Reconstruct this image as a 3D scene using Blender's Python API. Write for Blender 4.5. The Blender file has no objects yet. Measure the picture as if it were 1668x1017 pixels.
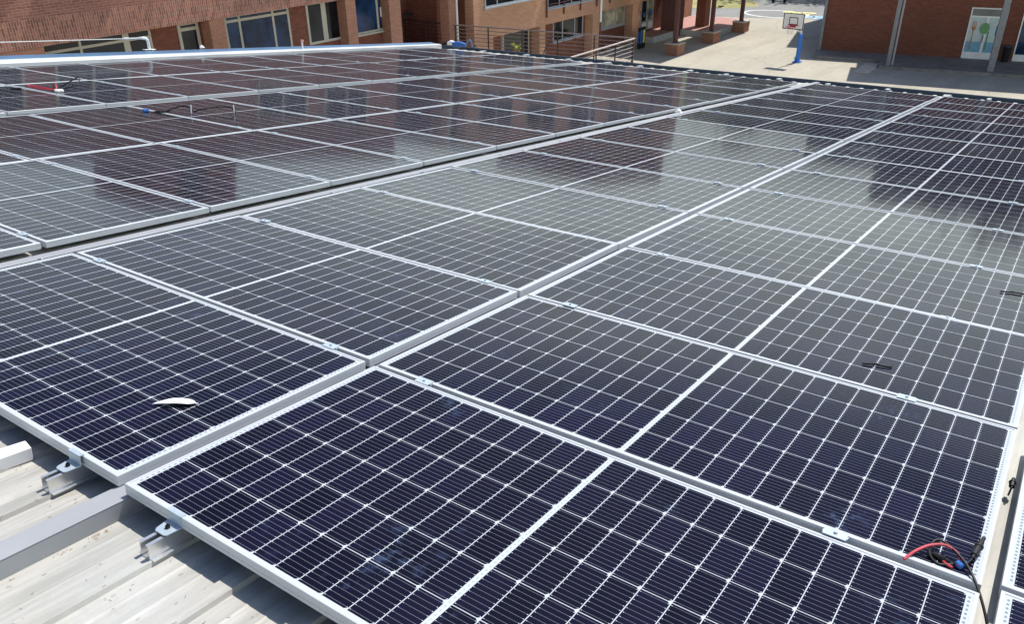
import bpy, math, random
from mathutils import Vector, Matrix
random.seed(7)
R = math.radians
S = bpy.context.scene
COL = S.collection

# ------------------------------------------------------------------ camera
cam_d = bpy.data.cameras.new('camera'); cam = bpy.data.objects.new('camera', cam_d); COL.objects.link(cam)
cam_d.sensor_width = 36; cam_d.lens = 1338.5/1668*36; cam_d.clip_start = 0.05; cam_d.clip_end = 2000
RIGHT = Vector((0.60625, -0.79518, -0.01273)); UP = Vector((0.38309, 0.27797, 0.88089)); BACK = Vector((-0.69693, -0.53891, 0.47314))
cm = Matrix.Identity(4)
for i in range(3):
    cm[i][0] = RIGHT[i]; cm[i][1] = UP[i]; cm[i][2] = BACK[i]
cm.translation = (0, 0, 9.0)
cam.matrix_world = cm
S.camera = cam
# ------------------------------------------------------------------ world, sun, exposure
SUN_EL, SUN_AZ = 60.0, -7.5            # azimuth measured from +X towards +Y
sd = Vector((math.cos(R(SUN_EL))*math.cos(R(SUN_AZ)), math.cos(R(SUN_EL))*math.sin(R(SUN_AZ)), math.sin(R(SUN_EL))))
w = bpy.data.worlds.new('World'); S.world = w; w.use_nodes = True
nt = w.node_tree; bg = nt.nodes['Background']
sky = nt.nodes.new('ShaderNodeTexSky'); sky.sky_type = 'NISHITA'; sky.sun_disc = False
sky.sun_elevation = R(SUN_EL); sky.sun_rotation = R(90-SUN_AZ)
sky.air_density = 1.0; sky.dust_density = 3.0; sky.ozone_density = 4.0; sky.altitude = 100
def wn(typ, **kw):
    x = nt.nodes.new(typ)
    for k_, v_ in kw.items(): setattr(x, k_, v_)
    return x
# deep blue overhead, thin pale haze and veils of cloud low over the horizon
tint = wn('ShaderNodeMix', data_type='RGBA', blend_type='MULTIPLY'); tint.inputs[0].default_value = 1; tint.inputs[7].default_value = (.74, .94, 1.22, 1)
nt.links.new(sky.outputs[0], tint.inputs[6])
wtc = wn('ShaderNodeTexCoord'); wsp = wn('ShaderNodeSeparateXYZ'); nt.links.new(wtc.outputs['Generated'], wsp.inputs[0])
wmr = wn('ShaderNodeMapRange', interpolation_type='SMOOTHSTEP'); wmr.inputs[1].default_value = .375; wmr.inputs[2].default_value = .185
nt.links.new(wsp.outputs[2], wmr.inputs[0])
wsc = wn('ShaderNodeVectorMath', operation='MULTIPLY'); wsc.inputs[1].default_value = (1, 1, 3.5); nt.links.new(wtc.outputs['Generated'], wsc.inputs[0])
wno = wn('ShaderNodeTexNoise'); wno.inputs['Scale'].default_value = 2.6; wno.inputs['Detail'].default_value = 5; nt.links.new(wsc.outputs[0], wno.inputs['Vector'])
wnr = wn('ShaderNodeMapRange'); wnr.inputs[1].default_value = .35; wnr.inputs[2].default_value = .65; wnr.inputs[3].default_value = .55; wnr.inputs[4].default_value = 1
nt.links.new(wno.outputs['Fac'], wnr.inputs[0])
wmu = wn('ShaderNodeMath', operation='MULTIPLY'); wlo = wn('ShaderNodeMapRange', interpolation_type='SMOOTHSTEP'); wlo.inputs[1].default_value = .02; wlo.inputs[2].default_value = .15; wlo.inputs[3].default_value = .42; wlo.inputs[4].default_value = 1
nt.links.new(wsp.outputs[2], wlo.inputs[0])
wm2 = wn('ShaderNodeMath', operation='MULTIPLY'); nt.links.new(wmr.outputs[0], wm2.inputs[0]); nt.links.new(wlo.outputs[0], wm2.inputs[1])
waz = wn('ShaderNodeMapRange', interpolation_type='SMOOTHSTEP'); waz.inputs[1].default_value = .92; waz.inputs[2].default_value = .55; waz.inputs[3].default_value = .5; waz.inputs[4].default_value = 1
nt.links.new(wsp.outputs[1], waz.inputs[0])          # the cloud bank thins out towards the left
wm3 = wn('ShaderNodeMath', operation='MULTIPLY'); nt.links.new(wm2.outputs[0], wm3.inputs[0]); nt.links.new(waz.outputs[0], wm3.inputs[1])
nt.links.new(wm3.outputs[0], wmu.inputs[0]); nt.links.new(wnr.outputs[0], wmu.inputs[1])
whz = wn('ShaderNodeMix', data_type='RGBA'); whz.inputs[7].default_value = (26.5, 29.6, 27.6, 1)
nt.links.new(wmu.outputs[0], whz.inputs[0]); nt.links.new(tint.outputs[2], whz.inputs[6]); nt.links.new(whz.outputs[2], bg.inputs[0]); bg.inputs[1].default_value = 0.09
sl = bpy.data.lights.new('sun', 'SUN'); so = bpy.data.objects.new('sun', sl); COL.objects.link(so)
sl.energy = 5.0; sl.angle = R(0.5); sl.color = (1.0, 0.96, 0.90)
so.rotation_euler = sd.to_track_quat('Z', 'Y').to_euler(); so.location = (0, 0, 60)
S.view_settings.view_transform = 'Standard'; S.view_settings.look = 'None'
S.view_settings.exposure = 0.1; S.view_settings.gamma = 1.0; S.view_settings.use_curve_mapping = False
try: S.cycles.max_bounces = 8
except Exception: pass

# ------------------------------------------------------------------ material helpers
def newmat(name):
    m = bpy.data.materials.new(name); m.use_nodes = True
    return m, m.node_tree, m.node_tree.nodes['Principled BSDF']
class NB:
    """tiny node builder"""
    def __init__(s, t): s.t = t
    def n(s, typ, **kw):
        x = s.t.nodes.new(typ)
        for k, v in kw.items(): setattr(x, k, v)
        return x
    def l(s, a, b): s.t.links.new(a, b)
    def m(s, op, a, b=None, c=None, clamp=False):
        x = s.t.nodes.new('ShaderNodeMath'); x.operation = op; x.use_clamp = clamp
        for i, v in enumerate((a, b, c)):
            if v is None: continue
            if isinstance(v, (int, float)): x.inputs[i].default_value = v
            else: s.t.links.new(v, x.inputs[i])
        return x.outputs[0]
    def mix(s, f, a, b):
        x = s.t.nodes.new('ShaderNodeMix'); x.data_type = 'RGBA'
        for i, v in ((0, f), (6, a), (7, b)):
            if isinstance(v, (int, float)): x.inputs[i].default_value = v
            elif isinstance(v, tuple): x.inputs[i].default_value = (*v[:3], 1)
            else: s.t.links.new(v, x.inputs[i])
        return x.outputs[2]
    def noise(s, vec, scale, detail=4, rough=.55):
        x = s.t.nodes.new('ShaderNodeTexNoise'); x.inputs['Scale'].default_value = scale
        x.inputs['Detail'].default_value = detail; x.inputs['Roughness'].default_value = rough
        if vec is not None: s.t.links.new(vec, x.inputs['Vector'])
        return x.outputs['Fac']
    def ramp(s, f, a, b, lo=0., hi=1.):
        x = s.t.nodes.new('ShaderNodeMapRange'); x.clamp = True
        x.inputs[1].default_value = a; x.inputs[2].default_value = b
        x.inputs[3].default_value = lo; x.inputs[4].default_value = hi
        s.t.links.new(f, x.inputs[0]); return x.outputs[0]
    def scale(s, vec, v):
        x = s.t.nodes.new('ShaderNodeVectorMath'); x.operation = 'MULTIPLY'
        s.t.links.new(vec, x.inputs[0]); x.inputs[1].default_value = v; return x.outputs[0]

def simple(name, col, rough=.6, metal=0., var=.12, vscale=6., spec=.5, bump=0.):
    m, t, p = newmat(name); b = NB(t)
    tc = b.n('ShaderNodeTexCoord')
    f = b.noise(tc.outputs['Object'], vscale)
    lo = tuple(c*(1-var) for c in col); hi = tuple(min(1, c*(1+var)) for c in col)
    b.l(b.mix(b.ramp(f, .3, .7), lo, hi), p.inputs['Base Color'])
    p.inputs['Roughness'].default_value = rough; p.inputs['Metallic'].default_value = metal
    p.inputs['Specular IOR Level'].default_value = spec
    if bump:
        bn = b.n('ShaderNodeBump'); bn.inputs['Strength'].default_value = bump; bn.inputs['Distance'].default_value = .01
        b.l(b.noise(tc.outputs['Object'], vscale*8), bn.inputs['Height']); b.l(bn.outputs[0], p.inputs['Normal'])
    return m

def brick(name, c1, c2, mortar, soldier=False, stain=(.5, .45, .42), weather=.35):
    m, t, p = newmat(name); b = NB(t)
    tc = b.n('ShaderNodeTexCoord'); sx = b.n('ShaderNodeSeparateXYZ'); b.l(tc.outputs['Object'], sx.inputs[0])
    h = b.m('ADD', sx.outputs[0], sx.outputs[1])
    cb = b.n('ShaderNodeCombineXYZ')
    if soldier: b.l(sx.outputs[2], cb.inputs[0]); b.l(h, cb.inputs[1])
    else: b.l(h, cb.inputs[0]); b.l(sx.outputs[2], cb.inputs[1])
    bt = b.n('ShaderNodeTexBrick'); b.l(cb.outputs[0], bt.inputs['Vector'])
    bt.inputs['Scale'].default_value = 1; bt.inputs['Brick Width'].default_value = .25; bt.inputs['Row Height'].default_value = .072
    bt.inputs['Mortar Size'].default_value = .007; bt.inputs['Mortar Smooth'].default_value = .3; bt.inputs['Bias'].default_value = 0
    bt.inputs['Color1'].default_value = (*c1, 1); bt.inputs['Color2'].default_value = (*c2, 1); bt.inputs['Mortar'].default_value = (*mortar, 1)
    f1 = b.noise(tc.outputs['Object'], 1.3, 6, .65); f2 = b.noise(tc.outputs['Object'], .35, 4)
    c = b.mix(b.ramp(f1, .5, .75, 0, weather), bt.outputs['Color'], tuple(x*y for x, y in zip(mortar, stain)))
    c = b.mix(b.ramp(f2, .35, .7, 0, .35), c, tuple(x*.55 for x in c1))
    f3 = b.noise(tc.outputs['Object'], 2.2, 8, .7)
    c = b.mix(b.ramp(f3, .68, .74, 0, .45), c, (.5, .45, .4))
    b.l(c, p.inputs['Base Color']); p.inputs['Roughness'].default_value = .9; p.inputs['Specular IOR Level'].default_value = .2
    bn = b.n('ShaderNodeBump'); bn.inputs['Strength'].default_value = 1.; bn.inputs['Distance'].default_value = .02
    hgt = b.m('ADD', b.m('MULTIPLY', bt.outputs['Fac'], -1.), b.m('MULTIPLY', b.noise(tc.outputs['Object'], 22, 4), .9))
    b.l(hgt, bn.inputs['Height']); b.l(bn.outputs[0], p.inputs['Normal'])
    return m

def solar_glass():
    m, t, p = newmat('solar_cells'); b = NB(t)
    tc = b.n('ShaderNodeTexCoord'); sx = b.n('ShaderNodeSeparateXYZ'); b.l(tc.outputs['Object'], sx.inputs[0])
    x = sx.outputs[0]; v = b.m('SUBTRACT', 2.108, sx.outputs[1])       # v runs from the left end of the module
    a = b.m('DIVIDE', b.m('SUBTRACT', x, .018), .167)
    fa = b.m('FRACT', a)
    du = b.m('MULTIPLY', b.m('MINIMUM', fa, b.m('SUBTRACT', 1., fa)), .167)
    half = b.m('GREATER_THAN', v, 1.054)
    vv = b.m('SUBTRACT', b.m('SUBTRACT', v, .026), b.m('MULTIPLY', half, .016))
    bb = b.m('DIVIDE', vv, .085); fb = b.m('FRACT', bb)
    dvn = b.m('MULTIPLY', b.m('MINIMUM', fb, b.m('SUBTRACT', 1., fb)), .085)
    hi = b.m('MULTIPLY', b.m('SUBTRACT', 1., fb), .085)                 # distance to the far side of the half cell
    line = b.m('MAXIMUM', b.m('LESS_THAN', du, .0013), b.m('LESS_THAN', dvn, .0014))
    cham = b.m('LESS_THAN', b.m('ADD', du, hi), .0108)
    mid = b.m('LESS_THAN', b.m('ABSOLUTE', b.m('SUBTRACT', v, 1.054)), .0075)
    marg = b.m('MAXIMUM', b.m('MAXIMUM', b.m('LESS_THAN', x, .0195), b.m('GREATER_THAN', x, 1.0185)),
               b.m('MAXIMUM', b.m('LESS_THAN', v, .0275), b.m('GREATER_THAN', v, 2.0805)))
    white = b.m('MAXIMUM', b.m('MAXIMUM', line, cham), b.m('MAXIMUM', mid, marg))
    bus = b.m('FRACT', b.m('MULTIPLY', fa, 9.))
    dbus = b.m('MULTIPLY', b.m('ABSOLUTE', b.m('SUBTRACT', bus, .5)), .167/9)
    busl = b.m('LESS_THAN', dbus, .00055)
    pad = b.m('MULTIPLY', b.m('LESS_THAN', dbus, .0010), b.m('LESS_THAN', b.m('ABSOLUTE', b.m('SUBTRACT', dvn, .005)), .0014))
    # bus ribbon marks printed in the end margins and across the middle strip
    tick = b.m('LESS_THAN', b.m('FRACT', b.m('MULTIPLY', a, 9.)), .5)
    ends = b.m('MAXIMUM', b.m('MULTIPLY', b.m('LESS_THAN', v, .0225), b.m('GREATER_THAN', v, .0165)),
               b.m('MULTIPLY', b.m('LESS_THAN', v, 2.0915), b.m('GREATER_THAN', v, 2.0855)))
    mk = b.m('MAXIMUM', ends, b.m('MULTIPLY', b.m('LESS_THAN', b.m('ABSOLUTE', b.m('SUBTRACT', v, 1.054)), .0022), .45))
    mk = b.m('MULTIPLY', b.m('MULTIPLY', mk, tick), b.m('MULTIPLY', b.m('GREATER_THAN', x, .03), b.m('LESS_THAN', x, 1.01)))
    # cell to cell variation
    cc = b.n('ShaderNodeCombineXYZ'); b.l(b.m('FLOOR', a), cc.inputs[0]); b.l(b.m('FLOOR', bb), cc.inputs[1])
    oi = b.n('ShaderNodeObjectInfo'); b.l(b.m('MULTIPLY', oi.outputs['Random'], 50.), cc.inputs[2])
    wn = b.n('ShaderNodeTexWhiteNoise', noise_dimensions='3D'); b.l(cc.outputs[0], wn.inputs['Vector'])
    cell = b.mix(wn.outputs['Value'], (.0024, .0025, .010), (.0062, .0056, .022))
    cell = b.mix(b.m('MULTIPLY', oi.outputs['Random'], .4), cell, (.0052, .0042, .0085))
    # dust film and hand smudges
    of = b.n('ShaderNodeVectorMath', operation='ADD'); b.l(tc.outputs['Object'], of.inputs[0])
    rr = b.n('ShaderNodeCombineXYZ'); b.l(b.m('MULTIPLY', oi.outputs['Random'], 37.), rr.inputs[0]); b.l(b.m('MULTIPLY', oi.outputs['Random'], 91.), rr.inputs[1]); b.l(rr.outputs[0], of.inputs[1])
    n1 = b.noise(of.outputs[0], 2.3, 3); n2 = b.noise(of.outputs[0], 21, 6, .7); n3 = b.noise(of.outputs[0], .8, 2)
    sm = b.m('MULTIPLY', b.ramp(n1, .56, .70), b.ramp(n2, .54, .66))
    cell = b.mix(b.m('MULTIPLY', busl, .52), cell, (.30, .30, .32))
    cell = b.mix(pad, cell, (.55, .56, .58))
    col = b.mix(b.m('MULTIPLY', sm, .22), cell, (.14, .22, .42))
    col = b.mix(b.ramp(n3, .3, .8, .0, .007), col, (.5, .47, .42))
    wh = b.mix(b.m('MULTIPLY', mk, .8), (.48, .51, .54), (.14, .18, .20))
    col = b.mix(white, col, wh)
    b.l(col, p.inputs['Base Color'])
    p.inputs['Specular IOR Level'].default_value = 0; p.inputs['Roughness'].default_value = .6
    # anti-reflective cover glass: weak head-on, mirror-like only at grazing angles
    gl = b.n('ShaderNodeBsdfGlossy'); b.l(b.m('ADD', b.ramp(n1, .3, .8, .06, .10), b.m('MULTIPLY', sm, .15)), gl.inputs['Roughness'])
    fr = b.n('ShaderNodeFresnel'); fr.inputs['IOR'].default_value = 1.30
    mx = b.n('ShaderNodeMixShader'); b.l(b.m('MULTIPLY', fr.outputs[0], .70), mx.inputs[0]); b.l(p.outputs[0], mx.inputs[1]); b.l(gl.outputs[0], mx.inputs[2])
    b.l(mx.outputs[0], t.nodes['Material Output'].inputs[0])
    return m

M = {}
M['glass_cells'] = solar_glass()
M['alu'] = simple('anodised_aluminium', (.51, .53, .54), .4, .1, .04, 3)
M['alu_raw'] = simple('bare_aluminium', (.72, .72, .70), .3, .75, .06, 9)
M['zinc'] = simple('galvanised_clamp', (.46, .53, .58), .4, .3, .1, 25)
M['black'] = simple('black_plastic', (.008, .008, .009), .5, spec=.25)
M['red'] = simple('red_cable', (.5, .03, .05), .4)
M['blue'] = simple('blue_tape', (.02, .11, .36), .45)
M['grey_duct'] = simple('grey_painted_steel', (.31, .315, .325), .5, .0, .06, 5)
M['white'] = simple('white_paint', (.75, .75, .73), .5, 0, .06, 4)
M['offwhite'] = simple('pale_lacquer', (.66, .65, .6), .45, 0, .08, 4)
M['foam'] = simple('white_foam', (.78, .77, .75), .8, 0, .05, 8)
M['gutter_blue'] = simple('blue_coated_steel', (.08, .17, .29), .35, .1, .15, 2)
M['gutter_dark'] = simple('dark_gutter_lining', (.03, .045, .06), .5, 0, .3, 3)
M['cream'] = simple('cream_window_frame', (.42, .39, .31), .5, 0, .07, 3)
M['grey_frame'] = simple('grey_window_frame', (.36, .38, .4), .5, 0, .07, 3)
M['railing'] = simple('weathered_steel_rail', (.20, .165, .15), .45, .4, .15, 8)
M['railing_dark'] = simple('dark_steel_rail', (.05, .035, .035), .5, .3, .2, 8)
M['maroon'] = simple('maroon_painted_steel', (.11, .045, .04), .55, 0, .15, 4)
M['post_grey'] = simple('grey_concrete_post', (.21, .22, .225), .7, 0, .15, 6)
M['hoop_blue'] = simple('blue_post_padding', (.02, .16, .55), .5, 0, .1, 3)
M['pink_floor'] = simple('red_porch_tiles', (.42, .22, .18), .8, 0, .15, 3)
M['kerb'] = simple('concrete_kerb', (.40, .40, .38), .9, 0, .15, 5, bump=.2)
M['slab'] = simple('pale_concrete_slab', (.52, .48, .38), .9, 0, .12, 5)
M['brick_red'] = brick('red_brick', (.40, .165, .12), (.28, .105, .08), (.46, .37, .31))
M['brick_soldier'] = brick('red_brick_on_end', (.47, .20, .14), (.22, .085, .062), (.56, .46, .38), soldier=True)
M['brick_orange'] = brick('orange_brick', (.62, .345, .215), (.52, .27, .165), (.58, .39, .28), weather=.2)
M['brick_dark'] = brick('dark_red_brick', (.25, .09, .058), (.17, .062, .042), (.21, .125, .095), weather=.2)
M['brick_plinth'] = brick('plinth_brick', (.40, .19, .12), (.32, .14, .09), (.4, .3, .22))
def pane_mat(name, col, rough=.09):
    m = simple(name, col, rough, 0, .7, 1.5, spec=.45); return m
M['pane'] = pane_mat('dark_window_glass', (.008, .011, .015))
M['pane_blue'] = pane_mat('blue_curtained_glass', (.008, .028, .075), .06)
M['pane_cream'] = pane_mat('cream_blind_glass', (.30, .27, .20), .06)
M['bark'] = simple('bark', (.09, .065, .045), .9, 0, .3, 9)
def leaf_mat(name, c):
    m, t, p = newmat(name); b = NB(t)
    tc = b.n('ShaderNodeTexCoord'); f = b.noise(tc.outputs['Object'], .9, 4)
    b.l(b.mix(b.ramp(f, .35, .65), tuple(x*.6 for x in c), c), p.inputs['Base Color']); p.inputs['Roughness'].default_value = .6
    return m
M['leaf_dark'] = leaf_mat('dark_foliage', (.045, .075, .025)); M['leaf'] = leaf_mat('green_foliage', (.11, .14, .035))
M['leaf_yellow'] = leaf_mat('yellow_leaf', (.45, .5, .06))

def roof_metal():
    m, t, p = newmat('weathered_roof_sheet'); b = NB(t)
    tc = b.n('ShaderNodeTexCoord'); o = tc.outputs['Object']
    st = b.noise(b.scale(o, (.8, 9, 1)), 2.2, 6, .65)
    f = b.noise(o, 14, 8, .7); big = b.noise(o, 1.1, 4)
    c = b.mix(b.ramp(st, .3, .7), (.32, .308, .27), (.54, .515, .46))
    c = b.mix(b.ramp(f, .5, .7, 0, .45), c, (.33, .32, .285))
    c = b.mix(b.ramp(big, .5, .7, 0, .35), c, (.47, .50, .48))
    sp = b.noise(b.scale(o, (1, 1.6, 1)), 55, 3, .8)
    c = b.mix(b.ramp(sp, .67, .74, 0, .45), c, (.2, .18, .15))
    b.l(c, p.inputs['Base Color'])
    b.l(b.ramp(f, .3, .7, .42, .65), p.inputs['Roughness']); p.inputs['Metallic'].default_value = .1
    bn = b.n('ShaderNodeBump'); bn.inputs['Strength'].default_value = .25; bn.inputs['Distance'].default_value = .004
    b.l(f, bn.inputs['Height']); b.l(bn.outputs[0], p.inputs['Normal'])
    return m
M['roof'] = roof_metal()
def ground_mat(name, c1, c2, c3, joints=True):
    m, t, p = newmat(name); b = NB(t)
    tc = b.n('ShaderNodeTexCoord'); o = tc.outputs['Object']
    f = b.noise(o, .22, 6, .6); g = b.noise(o, 3.5, 8, .75); s = b.noise(b.scale(o, (.3, 1.5, 1)), .7, 5)
    c = b.mix(b.ramp(f, .3, .7), c1, c2)
    c = b.mix(b.ramp(g, .45, .75, 0, .45), c, c3)
    c = b.mix(b.ramp(s, .45, .7, 0, .5), c, c3)
    if joints:
        sx = b.n('ShaderNodeSeparateXYZ'); b.l(o, sx.inputs[0])
        j = None
        vo = b.n('ShaderNodeTexVoronoi', feature='DISTANCE_TO_EDGE'); vo.inputs['Scale'].default_value = .16
        wob = b.n('ShaderNodeVectorMath', operation='ADD'); b.l(o, wob.inputs[0])
        nn = b.n('ShaderNodeTexNoise'); nn.inputs['Scale'].default_value = 1.2; b.l(o, nn.inputs['Vector'])
        b.l(nn.outputs['Color'], wob.inputs[1]); b.l(wob.outputs[0], vo.inputs['Vector'])
        c = b.mix(b.m('MULTIPLY', b.m('LESS_THAN', vo.outputs['Distance'], .0028), .6), c, tuple(x*.35 for x in c1))
        j = b.m('LESS_THAN', b.m('ABSOLUTE', b.m('SUBTRACT', b.m('FRACT', b.m('DIVIDE', b.m('ADD', sx.outputs[0], 1.2), 4.4)), .5)), .004)
        j2 = b.m('LESS_THAN', b.m('ABSOLUTE', b.m('SUBTRACT', b.m('FRACT', b.m('DIVIDE', sx.outputs[1], 4.)), .5)), .004)
        c = b.mix(b.m('MULTIPLY', b.m('MAXIMUM', j, j2), .5), c, tuple(min(1, x*1.3) for x in c1))
    b.l(c, p.inputs['Base Color']); p.inputs['Roughness'].default_value = .9; p.inputs['Specular IOR Level'].default_value = .25
    bn = b.n('ShaderNodeBump'); bn.inputs['Strength'].default_value = .3; bn.inputs['Distance'].default_value = .02
    b.l(g, bn.inputs['Height']); b.l(bn.outputs[0], p.inputs['Normal'])
    return m
M['yard'] = ground_mat('yard_concrete', (.47, .43, .34), (.40, .37, .295), (.31, .285, .23))
M['asphalt'] = ground_mat('grey_asphalt', (.28, .28, .26), (.24, .24, .23), (.19, .19, .18), False)
M['grassmat'] = ground_mat('dry_grass', (.40, .34, .16), (.20, .22, .07), (.46, .39, .20), False)
M['paint_white'] = simple('worn_white_road_paint', (.72, .74, .72), .8, 0, .25, 3)
M['paint_yellow'] = simple('worn_yellow_road_paint', (.72, .66, .28), .8, 0, .25, 3)
M['paint_blue'] = simple('worn_blue_road_paint', (.35, .52, .68), .8, 0, .25, 3)

# ------------------------------------------------------------------ mesh helpers
class MB:
    def __init__(s): s.v = []; s.f = []; s.mi = []
    def add(s, vs, fs, mi=0):
        k = len(s.v); s.v += [tuple(v) for v in vs]; s.f += [tuple(i+k for i in f) for f in fs]; s.mi += [mi]*len(fs); return s
    def box(s, a, b, mi=0):
        (x0, y0, z0), (x1, y1, z1) = a, b
        x0, x1 = sorted((x0, x1)); y0, y1 = sorted((y0, y1)); z0, z1 = sorted((z0, z1))
        return s.add([(x0,y0,z0),(x1,y0,z0),(x1,y1,z0),(x0,y1,z0),(x0,y0,z1),(x1,y0,z1),(x1,y1,z1),(x0,y1,z1)],
              [(0,3,2,1),(4,5,6,7),(0,1,5,4),(1,2,6,5),(2,3,7,6),(3,0,4,7)], mi)
    def quad(s, vs, mi=0): return s.add(vs, [tuple(range(len(vs)))], mi)
    def tube(s, pts, r, n=8, mi=0, cap=True):
        pts = [Vector(p) for p in pts]; rs = r if isinstance(r, (list, tuple)) else [r]*len(pts)
        k = len(s.v); prev = None
        for i, p in enumerate(pts):
            t = (pts[min(i+1, len(pts)-1)] - pts[max(i-1, 0)]).normalized()
            if prev is None:
                a = t.cross(Vector((0, 0, 1)));
                if a.length < .01: a = t.cross(Vector((0, 1, 0)))
            else: a = prev - t*prev.dot(t)
            a.normalize(); prev = a; c = t.cross(a)
            for j in range(n):
                th = 2*math.pi*j/n; s.v.append(tuple(p + (a*math.cos(th)+c*math.sin(th))*rs[i]))
        for i in range(len(pts)-1):
            for j in range(n):
                q = (j+1) % n; s.f.append((k+i*n+j, k+i*n+q, k+(i+1)*n+q, k+(i+1)*n+j)); s.mi.append(mi)
        if cap:
            s.f.append(tuple(k+j for j in range(n))[::-1]); s.mi.append(mi)
            s.f.append(tuple(k+(len(pts)-1)*n+j for j in range(n))); s.mi.append(mi)
        return s
    def prism(s, prof, a, b, axis='x', mi=0):
        """closed profile (list of 2D) swept from a to b along an axis"""
        n = len(prof)
        def P(q, t): return {'x': (t, q[0], q[1]), 'y': (q[0], t, q[1]), 'z': (q[0], q[1], t)}[axis]
        return s.add([P(q, a) for q in prof]+[P(q, b) for q in prof],
              [tuple(range(n))[::-1], tuple(range(n, 2*n))]+[(i, (i+1) % n, n+(i+1) % n, n+i) for i in range(n)], mi)
    def build(s, name, mats, parent=None, bevel=0, smooth=False):
        me = bpy.data.meshes.new(name); me.from_pydata(s.v, [], s.f)
        if not isinstance(mats, (list, tuple)): mats = [mats]
        for m in mats: me.materials.append(m)
        me.polygons.foreach_set('material_index', s.mi)
        if smooth: me.polygons.foreach_set('use_smooth', [True]*len(s.f))
        me.update()
        import bmesh
        bm = bmesh.new(); bm.from_mesh(me); bmesh.ops.recalc_face_normals(bm, faces=bm.faces[:])
        if bevel:
            ed = [e for e in bm.edges if len(e.link_faces) == 2 and e.calc_face_angle(0) > .6]
            bmesh.ops.bevel(bm, geom=ed, offset=bevel, segments=1, affect='EDGES', clamp_overlap=True)
        bm.to_mesh(me); bm.free()
        o = bpy.data.objects.new(name, me); COL.objects.link(o)
        if parent is not None: o.parent = parent
        return o
def smoothpath(pts, n=6):
    P = [Vector(p) for p in pts]; out = []
    for i in range(len(P)-1):
        p0, p1, p2, p3 = P[max(i-1, 0)], P[i], P[i+1], P[min(i+2, len(P)-1)]
        for k in range(n):
            t = k/n; out.append(.5*((2*p1)+(p2-p0)*t+(2*p0-5*p1+4*p2-p3)*t*t+(3*p1-3*p2+p3-p0)*t**3))
    out.append(P[-1]); return out
def tag(o, label, cat, group=None):
    o['label'] = label; o['category'] = cat
    if group: o['group'] = group
    return o
def empty(name, loc=(0, 0, 0), mat=None):
    o = bpy.data.objects.new(name, None); COL.objects.link(o); o.empty_display_size = .2
    if mat is not None: o.matrix_world = mat @ Matrix.Translation(loc)
    else: o.location = loc
    return o
def struct(o): o['kind'] = 'structure'; return o
def stuff(o): o['kind'] = 'stuff'; return o

# roof plane frame: x runs away from the camera along the rows, y to the left across them, z up; z=0 is the top of the modules
CP = Vector((-1.0714, -2.0366, 1.3883))
Q = Matrix(((0.990884, -0.047118, 0.126206), (0.044080, 0.998670, 0.026759), (-0.127299, -0.020952, 0.991643)))
ROOF = Matrix.Translation(Vector((0, 0, 9)) - Q @ CP) @ Q.to_4x4()
def ronly(x, y, z=0): return ROOF @ Vector((x, y, z))

# ================================================================== SETTING
g = MB().quad([(-150, -150, 0), (260, -150, 0), (260, 260, 0), (-150, 260, 0)]).build('ground', M['yard']); struct(g)
# asphalt lane beyond the yard, grass verge
g = MB().quad([(54.6, 28.2, .004), (56.5, 22.6, .004), (58.5, 19.5, .004), (75, 12, .004), (95, 30, .004), (62, 34, .004)]).build('asphalt_lane', M['asphalt']); struct(g)
M['hillside'] = ground_mat('hillside_grass', (.19, .20, .07), (.12, .15, .04), (.24, .22, .10), False)
g = MB().quad([(58.0, 34, .008), (58.6, 28.2, .008), (59.9, 25.6, .008), (61.8, 24.4, .008), (64.0, 25.6, .008), (68, 33, .008), (66, 40, .008)]).build('grass_verge', M['grassmat']); struct(g)
def hill():
    mb = MB(); nx, ny = 24, 14; vs = []
    for i in range(nx):
        for j in range(ny):
            th = R(-25 + 75*i/(nx-1)); r = 92 + 11*j
            h = -0.3 + 9.0*(1-math.exp(-j/4.5)) + 1.4*math.sin(i*.9+j*.4) * (j > 0)
            vs.append((r*math.cos(th), r*math.sin(th), h if j else -.3))
    fs = [(i*ny+j, (i+1)*ny+j, (i+1)*ny+j+1, i*ny+j+1) for i in range(nx-1) for j in range(ny-1)]
    return mb.add(vs, fs).build('hill', M['hillside'], smooth=True)
struct(hill())
# playground paint
def ring(cx, cy, rx, ry, wdt, z=.012, rot=0, a0=0, a1=360, n=40):
    mb = MB(); vs = []; c, s_ = math.cos(rot), math.sin(rot)
    for i in range(n+1):
        th = R(a0+(a1-a0)*i/n)
        for k in (0, 1):
            X = (rx-k*wdt)*math.cos(th); Y = (ry-k*wdt)*math.sin(th); vs.append((cx+c*X-s_*Y, cy+s_*X+c*Y, z))
    return mb.add(vs, [(2*i, 2*i+1, 2*i+3, 2*i+2) for i in range(n)])
mk = ring(58.9, 22.0, 1.7, 2.3, .22).build('playground_marking', M['paint_white'])
tag(mk, 'worn white painted ring on the grey asphalt behind the basketball hoop', 'road marking')
mb = MB()
for k, (cx, cy) in enumerate(((60.3, 21.6), (60.1, 20.9), (60.5, 20.2), (59.8, 20.3))):
    mb.add(*(lambda r: (r.v, r.f))(ring(cx, cy, .5, .35, .3, .016, k)))
tag(mb.build('playground_marking', M['paint_yellow']), 'faded yellow painted shapes on asphalt above the backboard', 'road marking')
mb = MB()
for k, (cx, cy) in enumerate(((58.8, 19.6), (58.5, 18.9), (59.3, 19.0))):
    mb.add(*(lambda r: (r.v, r.f))(ring(cx, cy, .5, .4, .33, .016, k)))
tag(mb.build('playground_marking', M['paint_blue']), 'pale blue painted shapes on asphalt beside the far brick corner', 'road marking')

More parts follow.
